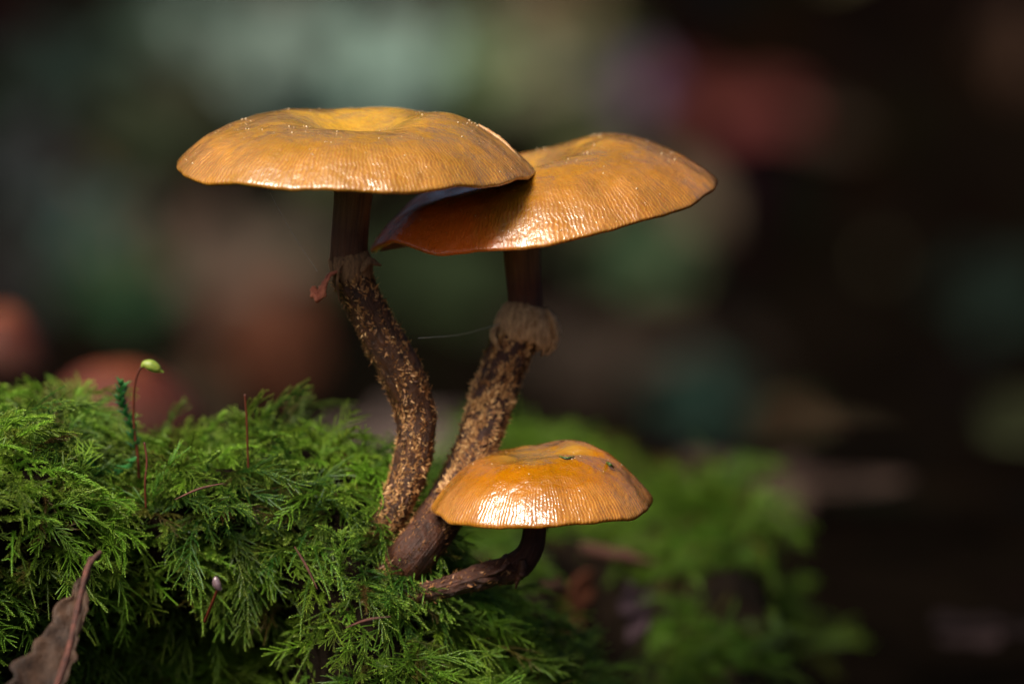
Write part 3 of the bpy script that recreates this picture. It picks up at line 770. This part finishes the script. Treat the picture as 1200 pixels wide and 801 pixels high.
def seta(pts, label, r=0.013):
    return tag(tube('stalk', [(P(u, v, Y), r) for u, v, Y in pts], M['seta'], origin=P(*pts[0])), label, 'moss stalk', 'bare moss stalks')
seta([(171,595,-0.9), (170,565,-0.9), (172,540,-0.85), (169,518,-0.8)], 'short pinkish brown bare stalk in the moss below the capsule stalk', 0.013)
seta([(291,550,-0.5), (290,520,-0.5), (289,490,-0.5), (287,462,-0.5)], 'straight dark red bare stalk standing at the top middle of the moss')
t = empty('moss_capsule_stalk', P(242,724,-2.0), 'short dark stalk with a greyish purple bead, low on the front of the moss', 'moss capsule')
tube('stalk', [(P(240,728,-2.3),.02), (P(248,708,-2.45),.018), (P(256,688,-2.55),.018)], M['seta'], t)
tube('bead', [(P(260,690,-2.6),.02), (P(257,689,-2.6),.038), (P(254,684,-2.6),.05), (P(253,678,-2.6),.036), (P(253,675,-2.6),.015)], M['drop'], t, NT=14)

# curled dead leaf in the lower left corner
def dead_leaf():
    t = empty('dead_leaf', P(40,790,-3.2), 'dry curled brown leaf with reddish rib hanging over the moss in the lower left corner', 'leaf')
    rib = [(118,646,-2.75), (104,662,-2.9), (96,690,-3.1), (90,715,-3.25), (84,745,-3.45), (76,775,-3.65), (62,815,-3.9)]
    wl = [(0.0,0.03), (0.2,0.06), (0.38,0.20), (0.5,0.45), (0.62,0.52), (0.8,0.8), (1.0,1.1)]; wr = [(0.0,0.02), (0.3,0.05), (0.5,0.16), (0.6,0.10), (1.0,0.10)]
    path = [p for p, r in spline([(P(*q), 0.1) for q in rib], 10)]
    n = len(path); V = []; F = []; K = 15
    for i, p in enumerate(path):
        f = i/(n-1); a = 0.58*lerp_tab(wl, f)*(1+0.35*nz(f*14, 2)); b = lerp_tab(wr, f)*(1+0.6*nz(f*12, 5))
        for j in range(K):
            s = j/(K-1)*2-1
            wd = a if s < 0 else b
            q = Vector((s*wd*0.85, -abs(s)**1.5*wd*0.25+0.06*nz(f*9, s*4), 0.25*abs(s)*wd + 0.10*abs(s)*nz(f*11, s*3, 8)))
            if s > 0: q.z -= 0.5*s*wd
            V.append(p+q)
    for i in range(n-1):
        for j in range(K-1):
            F.append((i*K+j, i*K+j+1, (i+1)*K+j+1, (i+1)*K+j))
    o = mesh('blade', V, F, M['dead_leaf'], t)
    md = o.modifiers.new('thick', 'SOLIDIFY'); md.thickness = 0.018
    tube('midrib', [(P(u, v, Y-0.03), 0.026+0.010*k/6+0.008*(k%2)) for k, (u, v, Y) in enumerate(rib)], M['dead_rib'], t)
dead_leaf()

def needle(u0, v0, u1, v1, Y, label):
    a, b = P(u0, v0, Y), P(u1, v1, Y-0.1); m_ = (a+b)/2+Vector((0,0,0.03))
    tag(tube('dead_needle', [(a, .006), (m_, .016), (b, .005)], M['dead_rib'], origin=a, NT=6), label, 'needle')
needle(205, 585, 262, 566, -1.7, 'thin brown dead needle lying across the upper left moss')
needle(345, 640, 372, 690, -2.4, 'thin brown dead needle hanging in the moss left of the stem bases')
needle(405, 735, 458, 722, -2.7, 'thin brown dead needle low in the moss below the stem bases')
# ------------------------------------------------------------------ leaves of the background
def leaf_mat(name, c, transl=0.15):
    k = 0.36                                   # leaf colours lowered to paint in background shade; mottled, much of the blade nearly black
    return simple(name, tuple(x*0.12*k for x in c), tuple(min(1, x*1.7*k) for x in c), 0.42, 0.8, 0.05, 2, transl=transl, spec=0.08)
def big_leaf(u, v, wpx, hpx, col, label, name='fallen_leaf', Y=None, ang=0.0, cat='leaf', group='blurred leaves of the background', tiltback=0.25, lobes=0.0, lift=1.0, gl=0.5):
    p = hit_terrain(u, v) if Y is None else P(u, v, Y)
    s = (DIST+p.y)/DIST/100; Lx, Ly = wpx*s/2, hpx*s/2
    if Y is None: p = p + Vector((0, -1.0, 0.4))*lift
    t = empty(name, p, label, cat, group)
    xr = Vector((math.cos(ang), 0, math.sin(ang))); up = Vector((-math.sin(ang), 0, math.cos(ang))); up = (up + Vector((0, tiltback, 0))).normalized()
    fw = xr.cross(up)
    V = [p.copy()]; F = []; NT, NR = 40, 7
    for i in range(1, NR+1):
        for j in range(NT):
            th = 2*math.pi*j/NT; f = i/NR
            rr = 1 + 0.10*math.cos(2*th)*0 + (lobes+0.26)*math.cos(5*th+u) + 0.18*math.cos(3*th+v) + 0.05*math.sin(11*th)
            tipx = 1 + 0.25*max(0, math.cos(th))**6
            V.append(p + xr*math.cos(th)*Lx*f*rr*tipx + up*math.sin(th)*Ly*f*rr + fw*(0.18*Ly*(f*f)*math.cos(2*th+1) - 0.1*Ly*abs(math.sin(th))*f))
    for j in range(NT): F.append((0, 1+j, 1+(j+1) % NT))
    for i in range(NR-1):
        for j in range(NT):
            a = 1+i*NT; F.append((a+j, a+NT+j, a+NT+(j+1) % NT, a+(j+1) % NT))
    mt_ = leaf_mat(name+'_colour', col)
    o = mesh('blade', V, F, mt_, t); md = o.modifiers.new('thick', 'SOLIDIFY'); md.thickness = 0.06
    tube('midrib', [(p - xr*Lx*1.15 - fw*-0.06, 0.10), (p - fw*-0.05, 0.08), (p + xr*Lx*1.0 - fw*-0.05, 0.03)], mt_, t)
    return t
G = big_leaf
G(190, 45, 110, 80, (0.12,0.20,0.14), 'blurred dull grey-green leaf at the upper left, leftmost of the pale ones')
G(290, 55, 170, 110, (0.40,0.54,0.45), 'blurred wide pale grey-green leaf at the top, left of centre')
G(450, 75, 130, 110, (0.55,0.80,0.66), 'blurred pale teal leaf just above the left cap')
G(560, 80, 80, 90, (0.28,0.42,0.18), 'blurred moss green leaf between the pale teal and the tan leaf')
G(622, 88, 80, 90, (0.50,0.46,0.28), 'blurred greyish tan leaf above the notch between the two caps')
G(645, 8, 110, 50, (0.45,0.28,0.15), 'blurred light brown leaf at the top edge right of centre')
G(470, 8, 90, 30, (0.20,0.10,0.08), 'blurred dark reddish leaf at the top edge above the pale teal leaf')
G(742, 112, 85, 80, (0.30,0.18,0.30), 'blurred dull purple leaf touching the red leaf above the right cap')
G(850, 130, 165, 62, (0.27,0.065,0.055), 'blurred long dark red leaf at the upper right', ang=-0.18)
G(105, 262, 80, 80, (0.11,0.20,0.17), 'blurred dark teal leaf on the left, upper of two dim ones')
G(125, 335, 130, 100, (0.05,0.14,0.06), 'blurred dark green leaf on the left below the teal one')
G(268, 320, 130, 120, (0.26,0.18,0.13), 'blurred grey-brown leaf under the left end of the left cap')
G(310, 400, 100, 130, (0.24,0.08,0.04), 'blurred reddish brown leaf above the moss left of the curved stem')
G(750, 305, 105, 85, (0.13,0.23,0.11), 'blurred round green leaf right under the right cap')
G(815, 468, 90, 70, (0.05,0.12,0.09), 'blurred small dark teal leaf above the right part of the moss hump')
G(1165, 350, 120, 90, (0.02,0.04,0.028), 'blurred very dark green leaf at the right edge')
G(1190, 60, 60, 100, (0.10,0.05,0.03), 'blurred dark brown leaf at the top right corner')
G(20, 200, 90, 120, (0.06,0.07,0.07), 'blurred dim grey leaf at the left edge')
G(480, 505, 150, 90, (0.28,0.20,0.17), 'blurred pale brown leaf on the ground between moss and curved stem', Y=34, tiltback=1.2)
G(905, 565, 190, 75, (0.13,0.08,0.06), 'blurred flat brown leaf on the ground behind the moss hump at the right', Y=30, tiltback=0.9)
G(745, 715, 30, 60, (0.16,0.10,0.12), 'blurred dim purplish scrap inside the dark hole in the moss hump', Y=HOLE[1]-0.6, tiltback=0.3)
G(1150, 735, 100, 50, (0.035,0.02,0.02), 'blurred dim purple-brown leaf on the ground at the lower right', Y=16, tiltback=1.5)
G(60, 90, 120, 90, (0.035,0.065,0.05), 'blurred very dim grey-green leaf in the upper left corner area')
G(385, 150, 120, 70, (0.12,0.20,0.17), 'blurred dim blue-green leaf just behind the top of the left cap')
G(180, 150, 130, 90, (0.08,0.10,0.05), 'blurred dim olive leaf between the upper grey leaf and the left cap')
G(500, 330, 170, 120, (0.05,0.08,0.03), 'blurred very dark olive leaf between the two tall stems')
G(680, 150, 110, 60, (0.12,0.16,0.06), 'blurred dim olive leaf under the purple one')
G(690, 420, 150, 90, (0.10,0.07,0.05), 'blurred dim brown leaf right of the torn ring')
G(340, 300, 90, 90, (0.12,0.13,0.08), 'blurred dim olive-brown leaf beside the pale spider thread')
G(560, 20, 130, 60, (0.14,0.16,0.10), 'blurred dim olive leaf at the top between the teal and light brown ones')
G(690, 60, 90, 70, (0.12,0.17,0.07), 'blurred dim green leaf below the light brown one at the top')
G(20, 330, 90, 110, (0.05,0.05,0.05), 'blurred blackish leaf at the left edge above the red-brown mushroom')
G(640, 545, 90, 40, (0.16,0.12,0.09), 'blurred flat pale brown leaf on the ground right behind the small cap', Y=33, tiltback=1.0)
def litter():
    rs = random.Random(77); V = []; F = []; T = []
    for q in range(1500):
        x = rs.uniform(-110, 110); y = rs.uniform(120, 222); z = terrain_z(x, y)
        if nz(x*0.05, y*0.05, 3) < -0.1: continue
        n_ = Vector((rs.gauss(0,.35), -0.8+rs.gauss(0,.3), 0.7)).normalized(); a = n_.orthogonal().normalized(); a.rotate(Matrix.Rotation(rs.uniform(0,6.28), 3, n_)); b = n_.cross(a)
        L_ = rs.uniform(1.0, 2.6); W_ = L_*rs.uniform(.35,.6); c = Vector((x, y, z))+n_*0.5; k = len(V)
        V += [c-a*L_, c-a*L_*.3-b*W_+n_*.2, c+a*L_*.4-b*W_*.8+n_*.2, c+a*L_, c+a*L_*.4+b*W_*.8+n_*.2, c-a*L_*.3+b*W_+n_*.2]
        F += [(k,k+1,k+2,k+3), (k,k+3,k+4,k+5)]; T += [rs.random()]*6
    m, nt, bs = mat('leaf_litter'); at = N(nt, 'ShaderNodeAttribute', attribute_name='tint')
    L(nt, ramp(nt, at.outputs['Fac'], [(0.0, (0.010,0.008,0.006)), (0.35, (0.05,0.03,0.018)), (0.6, (0.035,0.055,0.02)), (0.8, (0.09,0.045,0.025)), (1.0, (0.08,0.10,0.065))]).outputs[0], bs.inputs['Base Color'])
    bs.inputs['Roughness'].default_value = 0.8; bs.inputs['Specular IOR Level'].default_value = 0.1
    tag(mesh('leaf_litter', V, F, m, smooth=False, cols=T), 'dim fallen leaves scattered over the dark slope of the background', 'leaf litter', kind='stuff')
litter()
# rotten curl in the hollow of the moss hump
G(668, 705, 40, 75, (0.30,0.10,0.05), 'blurred rusty brown leaf scrap left of the dark hole in the moss hump', Y=HOLE[1]-0.9, tiltback=0.3, ang=-0.9)
G(648, 688, 26, 22, (0.55,0.28,0.17), 'small blurred pale orange scrap under the small mushroom', Y=3.5, tiltback=0.3)
G(722, 650, 75, 14, (0.30,0.14,0.10), 'blurred thin reddish twig-like scrap arching over the dark hole in the moss hump', Y=HOLE[1]-1.0, tiltback=0.3, ang=-0.2)
# silk
def silk(a, b, label, sag=0.05):
    mid = (a+b)/2 - Vector((0,0,sag)); tag(tube('spider_thread', [(a,.0035), (mid,.0035), (b,.0035)], M['silk'], NT=5, origin=a), label, 'spider thread', 'threads of spider silk')
silk(P(308,210,-1.6), P(372,318,-1.0), 'faint spider thread slanting from the left cap to its stem')
silk(P(490,396,-0.7), P(592,377,0.6), 'faint spider thread strung between the two tall stems')
silk(P(250,199,-1.4), P(398,224,-0.9), 'faint spider thread along the underside of the left cap', sag=0.03)
